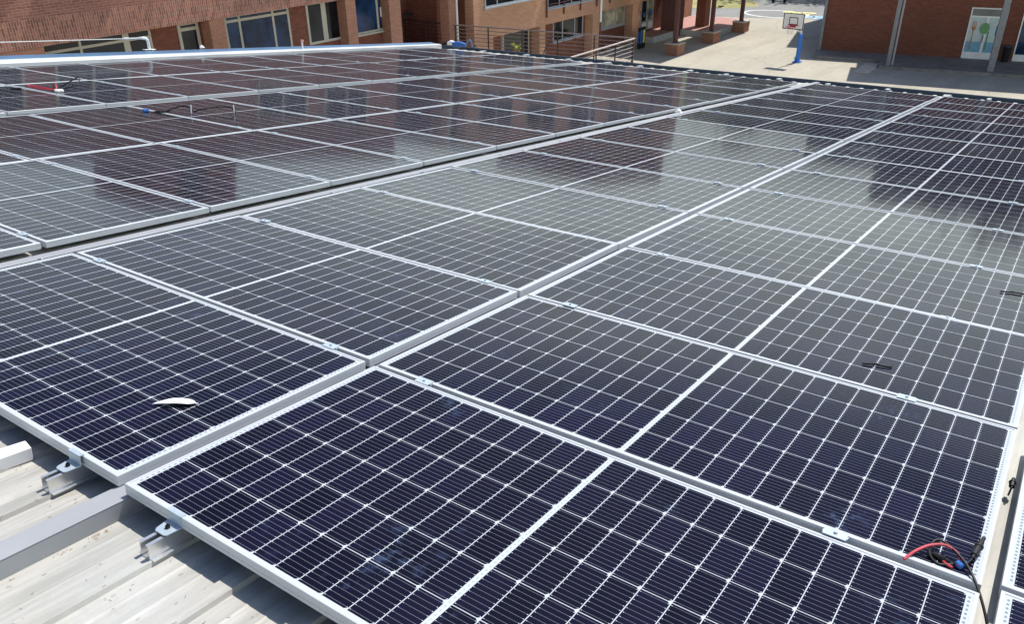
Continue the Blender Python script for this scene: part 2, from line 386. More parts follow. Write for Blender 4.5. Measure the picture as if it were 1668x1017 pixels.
# ================================================================== THE ROOF WE STAND ABOVE
rb = empty('panel_building', (0, 0, 0), ROOF)
tag(rb, 'building with pale corrugated metal roof and blue gutters, under the solar panels', 'building')
ZS = -.100
def roof_sheet():
    y0, y1 = -5.0, 11.45; ribs = []
    k0 = math.ceil((y0-.015)/.255); prof = [(y0, ZS)]
    k = k0
    while .015+.255*k < y1-.05:
        c = .015+.255*k
        if c-.033 > prof[-1][0]+.001:
            prof += [(c-.031, ZS), (c-.026, ZS+.014), (c+.026, ZS+.014), (c+.031, ZS)]
            for g_ in (.095, .165):
                if c+g_+.008 < y1-.06: prof += [(c+g_-.009, ZS), (c+g_, ZS+.0016), (c+g_+.009, ZS)]
        k += 1
    prof.append((y1, ZS))
    xs = [-3.0+.315*i for i in range(61)]; mb = MB(); vs = []; n = len(prof)
    for x in xs:
        for y, z in prof: vs.append((x, y, z))
    fs = [(i*n+j, (i+1)*n+j, (i+1)*n+j+1, i*n+j+1) for i in range(len(xs)-1) for j in range(n-1)]
    return mb.add(vs, fs).build('roof_sheet', M['roof'], rb)
roof_sheet()
MB().box((-3, -5, -.50), (15.85, 11.4, ZS-.02)).build('roof_edge_board', M['gutter_dark'], rb)
wl = MB().box((-3, -4.9, -8.6), (15.7, 11.2, -.51)).build('wall', M['brick_orange'], rb)
# far gutter: dark trough, blue lip
MB().box((15.90, -5, -.22), (16.04, 11.9, -.20)).box((15.865, -5, -.22), (15.895, 11.9, -.115)).build('gutter_trough', M['gutter_dark'], rb)
MB().prism([(16.045, -.23), (16.075, -.23), (16.075, -.055), (16.095, -.045), (16.095, -.035), (16.045, -.035)], -5, 12.0, 'y').build('gutter_lip', simple('navy_coated_steel', (.025, .05, .085), .4), rb)
# left edge: pale ridge cap with a blue gutter behind it, both narrowing slightly towards the far corner
def strip(u0, u1, ya0, ya1, yb0, yb1, z0, z1, zt0, zt1):
    """solid strip along x: near/far inner and outer y, bottom z, inner and outer top z"""
    return [(u0,ya0,z0),(u1,ya1,z0),(u1,yb1,z0),(u0,yb0,z0),(u0,ya0,zt0),(u1,ya1,zt0),(u1,yb1,zt1),(u0,yb0,zt1)]
BF = [(0,3,2,1),(4,5,6,7),(0,1,5,4),(1,2,6,5),(2,3,7,6),(3,0,4,7)]
MB().add(strip(-3, 15.3, 11.27, 11.27, 12.0, 11.38, -.12, 0, .034, .046), BF).build('ridge_cap', simple('dull_white_flashing', (.58, .58, .57), .5, 0, .15, 1.2), rb, bevel=.004)
MB().add(strip(-3, 15.3, 12.004, 11.384, 12.48, 11.62, -.14, 0, .044, .070), BF).build('left_gutter', M['gutter_blue'], rb, bevel=.01)
# ---- duct beams under the seams
def duct(y0, label, x0=-3.0):
    t = empty('cable_duct', (x0, y0, ZS), ROOF); tag(t, label, 'cable duct')
    MB().box((0, 0, .002), (15.7-x0, .078, .058)).build('duct_body', M['grey_duct'], t, bevel=.003)
    MB().box((0, -.0005, .0585), (15.7-x0, .0785, .0605)).build('lid', M['grey_duct'], t, bevel=.0008)
duct(-.016, 'grey steel cable duct lying on the roof between the two nearest panel rows')
duct(2.285, 'grey steel duct in the dark gap behind the second panel row from right')
duct(6.78, 'grey steel duct in the narrow gap behind the fourth panel row from right')

# ================================================================== SOLAR PANELS
PW, PL, PITCH = 1.038, 2.108, 1.055
ROWS = {  # name: (y of low edge, u of first seam origin, first index, z)
 'Z': (-4.262, .046, 0, .0), 'A': (-2.110, .0, 0, 0), 'B': (.050, .007, 0, -.002), 'C': (2.435, -.010, 0, -.001),
 'D': (4.560, -.055, 1, .002), 'E': (6.930, -.136, 2, .001), 'F': (9.060, -.170, 3, .0)}
def make_panel():
    r = bpy.data.objects.new('solar_panel', None); COL.objects.link(r); r.empty_display_size = .2
    t = .0095; W, L = PW, PL; H = .035
    mb = MB()
    # frame: four lipped bars mitred at the corners (outer wall, top lip, inner drop, bottom flange)
    o = [(0, 0), (W, 0), (W, L), (0, L)]; i_ = [(t, t), (W-t, t), (W-t, L-t), (t, L-t)]; fl = [(.028, .028), (W-.028, .028), (W-.028, L-.028), (.028, L-.028)]
    rings = [(fl, .002), (fl, 0), (o, 0), (o, H*.33), ([(.0012, .0012), (W-.0012, .0012), (W-.0012, L-.0012), (.0012, L-.0012)], H*.36), (o, H*.39), (o, H-.001),
             ([(.001, .001), (W-.001, .001), (W-.001, L-.001), (.001, L-.001)], H), (i_, H), (i_, H-.0055)]
    vs = []; 
    for q, z in rings: vs += [(a, b_, z) for a, b_ in q]
    fs = []
    for k in range(len(rings)-1):
        for j in range(4):
            jj = (j+1) % 4; fs.append((4*k+j, 4*k+jj, 4*(k+1)+jj, 4*(k+1)+j))
    mb.add(vs, fs).build('frame', M['alu'], r)
    MB().box((t-.0005, t-.0005, H-.006), (W-t+.0005, L-t+.0005, H-.0018)).build('cell_glass', M['glass_cells'], r)
    return r
proto = make_panel(); used = False
ORD = ['nearest', 'second', 'third', 'fourth', 'fifth', 'sixth', 'seventh']
ROWN = {'A': 'front row', 'B': 'second row', 'C': 'third row', 'D': 'fourth row', 'E': 'fifth row', 'F': 'farthest row'}
SPECIAL = {('A', 0): 'solar panel with clear grid at the bottom centre, nearest of the front row',
           ('A', 1): 'dark solar panel beside the looped red and black cables, second in the front row',
           ('A', 2): 'solar panel with a black wire offcut on it, third in the front row',
           ('B', 0): 'solar panel with a white scrap lying on its glass, nearest of the second row',
           ('B', 1): 'grey reflecting solar panel just behind the one with the white scrap'}
def plabel(r, k, first):
    if (r, k) in SPECIAL: return SPECIAL[(r, k)]
    if r == 'Z': return ['solar panel cut off by the bottom right corner, the nearer sliver', 'solar panel cut off at lower right edge, beside the black cable end'][k]
    n = k-first
    if n <= 6: return 'solar panel %s from the near end of the %s from the right' % (ORD[n] if n else 'first', ROWN[r])
    n2 = 13-k
    return 'solar panel %s from the far roof edge in the %s from the right' % ('first' if n2 == 0 else ORD[n2], ROWN[r])
for r, (y0, u0, first, z0) in ROWS.items():
    ks = range(first, 14) if r != 'Z' else (0, 1)
    for k in ks:
        if not used: p_ = proto; used = True
        else:
            p_ = proto.copy(); COL.objects.link(p_)
            for ch in list(proto.children):
                c = ch.copy(); COL.objects.link(c); c.parent = p_
        jit = Matrix.Rotation(R(random.gauss(0, .12)), 4, 'X') @ Matrix.Rotation(R(random.gauss(0, .22)), 4, 'Y')
        p_.matrix_world = ROOF @ Matrix.Translation((u0+k*PITCH+(PITCH-PW)/2*(k > 0)+random.uniform(-.002, .002), y0+random.uniform(-.002, .002), z0-.035)) @ \
            Matrix.Translation((PW/2, PL/2, 0)) @ jit @ Matrix.Translation((-PW/2, -PL/2, 0))
        tag(p_, plabel(r, k, first), 'solar panel', 'solar panels in rows on the metal roof')

# ================================================================== RAILS WITH CLAMPS
def make_rail(yc, u0, first, z0, name_label, near_end=None):
    xs = near_end if near_end is not None else u0+first*PITCH-.03
    xe = u0+14*PITCH+.06+random.uniform(0, .05)
    t = empty('mounting_rail', (xs, yc, ZS+.013), ROOF); tag(t, name_label, 'rail', 'rails under the panels')
    Ln = xe-xs; h = .0485
    # open-topped slotted profile
    prof = [(-.020, 0), (.020, 0), (.020, h), (.0085, h), (.0085, h-.004), (.016, h-.004), (.016, h*.5), (.0175, h*.47), (.016, h*.44), (.016, .004), (-.016, .004), (-.016, h-.004), (-.0085, h-.004), (-.0085, h), (-.020, h)]
    body = MB().prism(prof, 0, Ln, 'x').box((.003, -.034, .0005), (Ln, -.0205, .0035)).box((.003, .0205, .0005), (Ln, .034, .0035))
    body.build('rail_profile', M['alu_raw'], t)
    if near_end is not None:
        e = MB(); ex = -xs      # module edge sits at roof x = 0
        top = -ZS-.013
        # end clamp: hook over the frame, back plate, foot plate
        e.box((ex-.003, -.032, .055), (ex-.0005, .032, top+.003)).box((ex-.003, -.032, top+.0012), (ex+.013, .032, top+.0045))
        e.add([(ex-.003, -.032, .0545), (ex-.003, .032, .0545), (ex-.045, .026, .052), (ex-.052, .018, .052), (ex-.052, -.018, .052), (ex-.045, -.026, .052),
               (ex-.003, -.032, .0575), (ex-.003, .032, .0575), (ex-.045, .026, .055), (ex-.052, .018, .055), (ex-.052, -.018, .055), (ex-.045, -.026, .055)],
              [(5,4,3,2,1,0), (6,7,8,9,10,11)]+[(i, (i+1) % 6, 6+(i+1) % 6, 6+i) for i in range(6)])
        ec = e.build('end_clamp', M['zinc'], t)
        bx = MB(); bx.prism([(ex-.026+.0075*math.cos(R(60*i)), .0075*math.sin(R(60*i))) for i in range(6)], .055, .063, 'z').tube([(ex-.026, 0, .063), (ex-.026, 0, .068)], .004, 8)
        bx.build('bolt', M['black'], ec)
    first_c = None
    for k in range(first+1, 14):
        cx = u0+k*PITCH-xs + .0
        if first_c is None:
            c = MB(); top = -ZS-.013
            c.box((-.019, -.032, top+.0022), (.019, .032, top+.0045)).box((-.006, -.035, top-.020), (.006, .035, top+.0018))
            c.prism([(.006*math.cos(R(60*i)), .006*math.sin(R(60*i))) for i in range(6)], top+.0054, top+.011, 'z')
            first_c = c.build('mid_clamp', M['zinc'], t); q = first_c
        else:
            q = first_c.copy(); COL.objects.link(q); q.parent = t
        q.location = (cx, random.uniform(-.01, .01), 0)
for r in 'ABCDEF':
    y0, u0, first, z0 = ROWS[r]
    ne = -.10 if r in 'AB' else None
    make_rail(y0+PL-.238, u0, first, z0, {'A': 'aluminium rail with end clamp poking out under the front row left side', 'B': 'aluminium rail under the inner right part of the second panel row'}.get(r, 'aluminium rail under the left part of the %s of panels' % ROWN[r]) if r != 'B' else 'aluminium rail hidden under the left part of the second panel row', ne if r == 'A' else None)
    make_rail(y0+.372 if r == 'A' else y0+.214, u0, first, z0, 'aluminium rail with end clamp poking out at left edge under second row' if r == 'B' else 'aluminium rail under the right part of the %s of panels' % ROWN[r], ne if r == 'B' else None)

# ================================================================== SMALL THINGS ON THE ROOF
# white pipe-like gutter brackets along the far edge
for i, y in enumerate((-1.65, -.6, .08, 1.07, 2.13, 3.10, 4.16, 4.98, 6.1, 6.94, 7.9, 9.1, 10.3)):
    o = MB().box((-.08, -.032, .004), (.12, .032, .016)).box((.10, -.032, -.10), (.12, .032, .003)).build('gutter_bracket', M['alu'], bevel=.004)
    o.matrix_world = ROOF @ Matrix.Translation((15.66+.1*(i % 2), y, -.065))
    lab = ['first', 'second', 'third', 'fourth', 'fifth', 'sixth', 'seventh'][i] if i < 7 else ['sixth', 'fifth', 'fourth', 'third', 'second', 'first'][i-7]
    tag(o, 'small white bracket at the far gutter, %s from the %s end' % (lab, 'right' if i < 7 else 'left'), 'bracket', 'white brackets along the far gutter')
# short end stop on seam ends
def onroof(o, x, y, z=0, rz=0):
    o.matrix_world = ROOF @ Matrix.Translation((x, y, z)) @ Matrix.Rotation(rz, 4, 'Z'); return o
# white scrap of film
def scrap():
    mb = MB(); n = 12; vs = []
    for i in range(n+1):
        s_ = i/n; x = -.075+.15*s_
        wv = .036*(min(s_/.42, 1)**.8)*(1 if s_ < .8 else max(0, (1-s_)/.2)**.5)+.001
        z = .003+.010*math.sin(math.pi*s_)
        vs += [(x, -wv*.5+.01*s_, z), (x+.006, 0, z+.002), (x, wv*.8, z*.8)]
    fs = []
    for i in range(n):
        a = 3*i; fs += [(a, a+3, a+4, a+1), (a+1, a+4, a+5, a+2)]
    k = len(vs); vs += [(x, y, z-.0012) for x, y, z in vs]; fs += [tuple(j+k for j in f)[::-1] for f in fs]
    return mb.add(vs, fs).build('plastic_scrap', M['foam'])
o = onroof(scrap(), .375, .305, .001, R(-52)); tag(o, 'curled white scrap of film lying on the dark glass at lower left', 'scrap')
# foam corner profile on the sheet, left edge
t = empty('packaging_foam', (-.10, .50, ZS), ROOF); tag(t, 'white cardboard packaging corner lying on the bare roof at left edge', 'packaging')
MB().add([(-.16, .012, .004), (.075, -.012, .004), (.085, .045, .004), (-.12, .085, .004), (-.16, .012, .045), (.075, -.012, .05), (.085, .045, .05), (-.12, .085, .045)], BF).build('folded_block', M['foam'], t, bevel=.002)
MB().add([(-.20, .004, .002), (-.165, -.02, .002), (-.13, .055, .002), (-.19, .07, .002), (-.20, .004, .055), (-.165, -.02, .03), (-.13, .055, .032), (-.19, .07, .062)], BF).build('torn_flap', M['foam'], t)
# dried needles
mb = MB()
for i in range(240):
    x = random.uniform(-.62, -.02); y = random.uniform(-1.0, .9); a = random.uniform(-.9, .9)+math.pi/2*(random.random() < .25); l = random.uniform(.006, .016)
    rust = random.random() < .12
    if rust: x = random.choice((-.13, -.105, -.22))+random.gauss(0, .012); y = -.028-abs(random.gauss(0, .009)); l *= .6
    z = ZS+.0012+random.random()*.002
    if abs(((y-.015)/.255+.5) % 1-.5)*.255 < .034: z += .0132
    mb.tube([(x, y, z), (x+l*.5*math.cos(a), y+l*.5*math.sin(a), z+.0015), (x+l*math.cos(a+.15), y+l*math.sin(a+.15), z)], .0005, 4, mi=1 if rust else 0)
o = mb.build('pine_needles', [simple('dry_needle', (.16, .10, .06), .8), simple('rust_needle', (.38, .13, .05), .8)]); o.matrix_world = ROOF; stuff(o)
# looped cables at the lower right
def mc4(parent, name, a, b_):
    a = Vector(a); b_ = Vector(b_); d = (b_-a); L = d.length; d.normalize()
    pts = [a+d*L*f for f in (0, .12, .14, .5, .52, .6, .62, .78, .8, 1.0)]
    return MB().tube(pts, [.0040, .0050, .0088, .0095, .0115, .0115, .0075, .0075, .0055, .0055], 10).build(name, M['black'], parent)
t = empty('cable_bundle', (1.10, -2.03, 0), ROOF); tag(t, 'tangle of red and black cables with plugs on the panel seam at lower right', 'cable')
rc = smoothpath([(-.045, .105, .002), (-.008, .085, .016), (.030, .055, .026), (.048, .020, .030), (.036, -.012, .024), (.016, -.022, .012), (.0, -.018, .010)], 8)
MB().tube(rc, .0042, 8).build('red_cable', M['red'], t)
MB().tube(smoothpath([(-.012, -.008, .008), (-.004, .010, .008), (.006, .020, .008)]), .0042, 8).build('red_cable', M['red'], t)
bc = smoothpath([(.004, -.008, .010), (-.014, .026, .006), (.010, .052, .012), (.045, .052, .028), (.060, .038, .032), (.050, .012, .030), (.018, -.028, .022), (-.030, -.062, .010), (-.085, -.095, -.02), (-.13, -.118, -.05)], 8)
MB().tube(bc, .0037, 8).build('black_cable', M['black'], t)
MB().tube(smoothpath([(.010, -.030, .010), (.035, -.040, .014), (.060, -.048, .018)]), .003, 8).build('black_cable', M['black'], t)
mc4(t, 'plug', (.052, -.046, .018), (.155, -.060, .028))
mc4(t, 'plug', (.020, .052, .008), (.004, -.010, .009))
MB().add([(-.006, -.026, .004), (.030, -.040, .004), (.036, -.018, .004), (.004, -.008, .004), (-.004, -.028, .017), (.028, -.038, .020), (.033, -.018, .016), (.006, -.010, .020)], BF).build('blue_tape', M['blue'], t, bevel=.003)
# stray plug in the slot between front row and sliver row
t = empty('cable_plug', (1.77, -2.133, -.05), ROOF); tag(t, 'black plug stuck in the slot at the right edge of the front row', 'plug')
mc4(t, 'plug_body', (-.022, .0, .0), (.025, .0, .012)); MB().tube([(-.022, 0, 0), (-.04, .003, -.02)], .003, 8).build('cable_stub', M['black'], t)
# black wire offcuts
for (x, y, s_, rz, lab) in ((2.351, -1.578, 1., -1.15, 'short bent black wire offcut lying on the grey panel at right'), (3.822, -1.952, 1.1, -1.2, 'black wire offcut lying on glass near the right edge of the photo')):
    o = MB().tube(smoothpath([(-.055*s_, 0, .003), (-.02*s_, .004, .004), (0, .009, .003), (.012*s_, .001, .004), (.05*s_, -.004, .003), (.062*s_, .006, .004)]), [.0042]*31, 7).build('wire_offcut', M['black'])
    onroof(o, x, y, .001, rz); tag(o, lab, 'wire')
# red bundle far left, blue bundle left
t = empty('cable_bundle', (4.15, 8.15, 0), ROOF); tag(t, 'loop of red cable with plugs on the fifth row at far left', 'cable')
MB().tube(smoothpath([(.30, .55, .004), (.20, .30, .05), (.06, .04, .03), (-.03, .03, .03), (-.14, .20, .05), (-.12, .30, .06), (-.02, .2, .04), (.03, .0, .02)]), .0065, 6).build('red_cable', M['red'], t)
MB().tube(smoothpath([(.05, -.02, .02), (.22, -.12, .08), (.34, -.02, .16), (.30, .12, .10), (.16, .16, .02)]), .007, 6).build('black_cable', M['black'], t)
MB().box((.0, -.09, 0), (.09, -.02, .035)).build('plug', M['foam'], t, bevel=.01)
MB().tube([(-.2, .33, .02), (-.3, .38, .02)], .014, 8).build('plug', M['black'], t)
t = empty('cable_bundle', (4.05, 6.15, 0), ROOF); tag(t, 'blue and black plugs lying on the fourth row at upper left', 'cable')
MB().add([(-.03, -.02, .004), (.04, -.04, .004), (.045, .02, .004), (-.02, .03, .004), (-.02, -.01, .035), (.03, -.03, .045), (.04, .01, .03), (-.01, .02, .04)], BF).build('blue_tape', M['blue'], t, bevel=.01)
mc4(t, 'plug', (.04, -.08, .012), (.16, -.22, .014)); mc4(t, 'plug', (.14, -.10, .012), (.05, -.20, .014))
t = empty('cable_bundle', (4.30, 5.85, 0), ROOF); tag(t, 'thin black cable loops standing on a seam beside the blue plug', 'cable')
MB().tube(smoothpath([(-.15, .12, .01), (-.02, .06, .06), (.05, .0, .07), (.10, -.05, .02), (.16, -.1, .04), (.30, -.18, .06), (.40, -.28, .06), (.42, -.33, .0)]), .007, 6).build('black_cable', M['black'], t)
MB().tube([(.06, -.06, .005), (.065, -.06, .09)], .006, 6).tube([(.40, -.33, .005), (.40, -.33, .09)], .006, 6).build('cable_tie', M['white'], t)
# earth wires in the wide gap
for i, x in enumerate((.93, 1.98, 3.0, 4.0, 5.1, 6.15)):
    o = MB().tube(smoothpath([(-.03, .10, -.03), (.005, .055, -.028), (-.015, .035, -.02), (.01, -.02, -.005), (.0, -.06, .0)]), .0035, 6).build('earth_wire', M['offwhite'])
    onroof(o, x, 2.30, -.03); tag(o, 'pale earth wire crossing the wide dark gap, %s from the left' % ['first', 'second', 'third', 'fourth', 'fifth', 'sixth'][i], 'wire', 'earth wires in the wide gap')
for x, y, nm, lab, m_ in ((8.95, 2.22, 'white_cap', 'small white cap standing on the gap edge between second and third rows', 'foam'), (9.0, 11.95, 'paper_tissue', 'crumpled white tissue on the pale ridge cap', 'foam')):
    mb = MB(); vs = []; fs = []
    for i in range(5):
        for j in range(8):
            th = 2*math.pi*j/8; rr_ = .05*math.cos(i*.36)*(1+.25*random.uniform(-1, 1)); vs.append((rr_*math.cos(th), rr_*math.sin(th), .012*i+.004))
    for i in range(4):
        for j in range(8): fs.append((8*i+j, 8*i+(j+1) % 8, 8*i+8+(j+1) % 8, 8*i+8+j))
    fs.append(tuple(range(32, 40))); fs.append(tuple(range(8))[::-1]); mb.add(vs, fs); o = mb.build(nm, M[m_]); onroof(o, x, y, .0 if y < 5 else .09); tag(o, lab, 'cap' if y < 5 else 'tissue')
# pink marker post on the cap
t = empty('survey_marker', (11.0, 11.42, .03), ROOF); tag(t, 'little pink and white marker stick standing on the left ridge cap', 'marker')
MB().tube([(0, 0, 0), (0, 0, .16)], .016, 8).build('stick', M['foam'], t); MB().tube([(0, 0, .161), (0, 0, .20)], .03, 8).build('stick_head', simple('pink_plastic', (.75, .35, .3), .5), t)
# gloves and cable heap at the far corner
t = empty('glove_heap', (15.45, 10.95, 0), ROOF); tag(t, 'blue and white work gloves with black cable heaped at the far roof corner', 'gloves')
for nm, c, pts, rr_ in (('glove', 'blue', [(-.05, .05, .05), (.0, -.12, .07), (.03, -.3, .05)], [.06, .07, .03]), ('glove', 'foam', [(-.05, .22, .06), (-.03, .12, .09), (-.02, .04, .09)], [.03, .06, .04]),
                     ('cable_coil', 'black', [(.0, .42, .03), (.02, .3, .06), (.03, .2, .07), (.02, .1, .04)], [.03, .04, .04, .03]), ('hose_loop', 'gutter_blue', [(.0, -.28, .02), (.0, -.36, .16), (.0, -.44, .18), (.02, -.5, .02)], [.018]*4)):
    pp = smoothpath(pts, 4); rs = []
    for i in range(len(pp)):
        f_ = i/(len(pp)-1)*(len(rr_)-1); a = int(min(f_, len(rr_)-2)); rs.append(rr_[a]*(1-(f_-a))+rr_[a+1]*(f_-a))
    MB().tube(pp, rs, 8).build(nm, M[c], t, smooth=True)
# lifeline
t = empty('lifeline_anchor', (7.96, 12.05, .08), ROOF); tag(t, 'pale steel lifeline post with bent head on the left roof edge', 'anchor post')
MB().tube(smoothpath([(.02, 0, 0), (.01, 0, .12), (-.005, 0, .175), (-.05, 0, .20), (-.10, 0, .202)], 5), [.026]*21, 10).build('post', M['white'], t)
MB().prism([(-.09, -.05), (.12, -.05), (.12, .05), (-.09, .05)], 0, .012, 'z').build('base_plate', M['white'], t, bevel=.003)
MB().tube([(-.10, 0, .202), (-.16, 0, .203)], .022, 8).tube([(-.16, 0, .203), (-.36, 0, .200)], .014, 8).tube([(-.36, 0, .200), (-.46, 0, .199)], .021, 8).build('tensioner', M['alu'], t)
o = MB().tube([(7.5, 12.05, .279), (5.0, 12.04, .268), (2.0, 12.0, .262), (-2.9, 11.9, .30)], .0075, 6).build('lifeline_cable', M['offwhite']); o.matrix_world = ROOF
tag(o, 'taut pale safety cable running along the left roof edge to the bent post', 'cable')

# ================================================================== BUILDINGS
def window(parent, x0, x1, z0, z1, y, mull=(), trans=(), fm='cream', pm='pane', fw=.06, name='window', sill=False, d=.05):
    """window on a wall facing -y; frame proud of the wall, pane set inside it"""
    f = MB(); a, b_ = y-d, y-.004
    f.box((x0, a, z0), (x0+fw, b_, z1)).box((x1-fw, a, z0), (x1, b_, z1)).box((x0+fw, a, z0), (x1-fw, b_, z0+fw)).box((x0+fw, a, z1-fw), (x1-fw, b_, z1))
    for m in mull:
        mx, mw = m if isinstance(m, tuple) else (m, fw)
        f.box((mx-mw/2, a+.003, z0+fw), (mx+mw/2, b_, z1-fw))
    for z in trans: f.box((x0+fw, a+.006, z-fw/2), (x1-fw, b_, z+fw/2))
    if sill: f.box((x0-.06, y-.12, z0-.06), (x1+.06, y-.004, z0-.002))
    fo = f.build(name, M[fm], parent)
    MB().box((x0+fw*.5, y-.022, z0+fw*.5), (x1-fw*.5, y-.008, z1-fw*.5)).build('pane', M[pm], fo)
    return fo

# ---- left wing, nearer
L = empty('brick_school_wing', (4, 24.6, 0)); tag(L, 'red brick building with upright brick band over deep windows, upper left', 'building')
def LB(mb, name, mat, **k):
    mb.v = [(x-4, y-24.6, z) for x, y, z in mb.v]; return mb.build(name, mat, L, **k)
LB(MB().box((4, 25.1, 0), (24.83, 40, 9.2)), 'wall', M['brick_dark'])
LB(MB().box((4, 24.6, 5.63), (24.83, 25.098, 9.2)), 'upper_wall', M['brick_red'])
LB(MB().box((4, 24.598, 4.9), (24.833, 25.098, 5.628)), 'brick_band', M['brick_soldier'])
for x0, x1 in ((4, 10.8), (16.1, 16.66), (21.95, 22.44), (24.2, 24.83)):
    LB(MB().box((x0, 24.601, 0), (x1, 25.098, 4.898)), 'pier', M['brick_plinth'])
LB(MB().box((13.98, 24.62, 9.402), (17.2, 28, 10.95)), 'stair_tower', M['brick_red'])
LB(MB().box((15.1, 24.59, 9.5), (16.0, 24.618, 10.6)), 'tower_window', M['pane'])
LB(MB().box((3.9, 24.5, 9.202), (24.9, 40.1, 9.4)), 'parapet_cap', M['kerb'])
LW = lambda *a, **k: None
def lwin(x0, x1, z0, z1, y=25.1, **k):
    f = window(L, x0-4, x1-4, z0, z1, y-24.6, **{kk: ([(m[0]-4, m[1]) if isinstance(m, tuple) else m-4 for m in vv] if kk == 'mull' else vv) for kk, vv in k.items()}); return f
lwin(10.82, 14.28, 3.40, 4.89, mull=(12.03, (13.45, .2)), trans=(4.62,), pm='pane', fw=.075)
lwin(15.22, 15.98, 3.40, 4.89, mull=(), trans=(4.66,), fw=.10)
lwin(16.95, 19.66, 3.40, 4.89, mull=(17.55, 18.95), trans=(4.68,), pm='pane_blue', fw=.085)
lwin(20.44, 22.06, 3.42, 4.89, mull=((21.25, .22),), trans=(), fw=.085)
lwin(22.60, 24.65, 3.44, 4.89, mull=((23.98, .10),), pm='pane_blue', fw=.08, sill=True)
for x in (5.2, 8.2, 11.2, 18.0, 21.0):
    lwin(x, x+2.2, 6.6, 8.0, y=24.6, mull=(x+1.1,), fw=.08, sill=True, fm='cream')
mb = MB().box((23.98+.15, 25.055, 3.95), (24.42, 25.065, 4.32))
LB(mb, 'notice_paper', M['white'])
# ---- recess between the wings and right wing
Rr = empty('brick_school_wing', (29.35, 24.6, 0)); tag(Rr, 'orange brown brick building with window rows and glazed entrance, top centre', 'building')
def RB(mb, name, mat, **k):
    mb.v = [(x-29.35, y-24.6, z) for x, y, z in mb.v]; return mb.build(name, mat, Rr, **k)
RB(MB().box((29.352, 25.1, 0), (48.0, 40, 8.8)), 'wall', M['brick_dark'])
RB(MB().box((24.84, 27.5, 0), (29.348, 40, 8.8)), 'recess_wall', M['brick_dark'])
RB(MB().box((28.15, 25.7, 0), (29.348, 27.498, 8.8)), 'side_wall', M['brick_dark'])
RB(MB().box((27.7, 24.6, 0), (28.148, 25.1, 8.8)), 'pilaster', M['brick_plinth'])
RB(MB().box((29.35, 24.6, 2.26), (48.0, 25.098, 8.8)), 'upper_wall', M['brick_orange'])
for x0, x1 in ((29.35, 30.69), (34.37, 34.86), (39.25, 39.9), (43.5, 44.45)):
    RB(MB().box((x0, 24.601, 0), (x1, 25.098, 2.258)), 'pier', M['brick_orange'])
RB(MB().box((29.25, 24.5, 8.802), (48.1, 40.1, 9.0)), 'parapet_cap', M['kerb'])
RB(MB().box((44.3, 26, 9.0), (52.9, 34, 11.0)), 'roof_house', M['brick_red'])
RB(MB().box((48.0, 25.6, 0), (53.2, 40, 8.8)), 'end_wall', M['brick_orange'])
RB(MB().box((28.3, 27.30, 3.30), (29.30, 27.49, 3.52)).box((27.3, 27.1, 3.34), (29.25, 27.29, 3.46)), 'awning_beam', M['railing_dark'])
RB(MB().tube([(28.19, 24.57, 1.5), (28.19, 24.57, 8.7)], .045, 8), 'downpipe', M['offwhite'])
RB(MB().tube([(39.93, 24.53, 1.75), (39.93, 24.53, 8.7)], .06, 8), 'downpipe', M['white'])
RB(MB().tube([(39.93, 24.53, 0), (39.93, 24.53, 1.748)], .05, 8), 'downpipe', M['maroon'])
def rwin(x0, x1, z0, z1, y=24.6, mull=(), **k):
    return window(Rr, x0-29.35, x1-29.35, z0, z1, y-24.6, mull=[m-29.35 for m in mull], **k)
rwin(30.12, 34.2, 3.62, 4.9, mull=(31.0, 32.3, 33.3), fm='grey_frame', sill=True)
rwin(34.97, 39.15, 3.0, 4.9, mull=(36.0, 37.1, 38.2), fm='grey_frame', sill=True)
rwin(40.1, 43.4, 3.0, 4.9, mull=(41.2, 42.3), fm='grey_frame', sill=True)
rwin(44.9, 47.6, 3.2, 4.9, mull=(45.8, 46.7), fm='grey_frame', sill=True)
for x in (30.2, 34.0, 38.0, 42.0, 45.2): rwin(x, x+2.6, 6.3, 7.7, mull=(x+1.3,), fm='cream', sill=True)
rwin(31.9, 34.1, .9, 2.24, y=25.1, mull=(32.05,), fm='cream')
rwin(36.2, 39.0, 1.17, 2.24, y=25.1, mull=(37.05, 38.2), fm='grey_frame', pm='pane', sill=True)
rwin(40.4, 43.4, 1.17, 2.24, y=25.1, mull=(41.3, 42.4), fm='grey_frame', pm='pane_cream', sill=True)
g_ = MB()
for x in (34.88, 36.39, 37.92, 39.5, 40.84, 42.3): g_.box((x-.03, 24.50, 2.6), (x+.03, 24.56, 3.95))
for z in (3.2, 3.5, 3.8): g_.box((34.85, 24.46, z-.015), (42.3, 24.498, z+.015))
RB(g_, 'window_guard', M['maroon'])
# entrance doors: four glazed leaves
for i, x in enumerate((44.50, 45.28, 46.06)):
    f = window(Rr, x-29.35, x+.74-29.35, .47, 2.24, 25.1-24.6, mull=(), trans=(.95,), fm='grey_frame', pm='pane_cream' if i != 1 else 'pane', fw=.07, name='entrance_door', d=.07)
    MB().box((x+.10-29.35, .42, .53), (x+.64-29.35, .425, .9)).build('kick_panel', M['offwhite'], f)
    MB().box((x+.2-29.35, .40, 1.15+.1*i), (x+.42-29.35, .405, 1.40+.1*i)).build('sticker', M['red'] if i == 0 else M['blue'], f)
    MB().tube([(x+.66-29.35, .38, 1.3), (x+.66-29.35, .38, 1.65)], .015, 6).build('handle', M['black'], f)
RB(MB().box((47.0, 23.7, 0), (48.2, 24.598, 6)), 'entrance_pillar', M['maroon'])
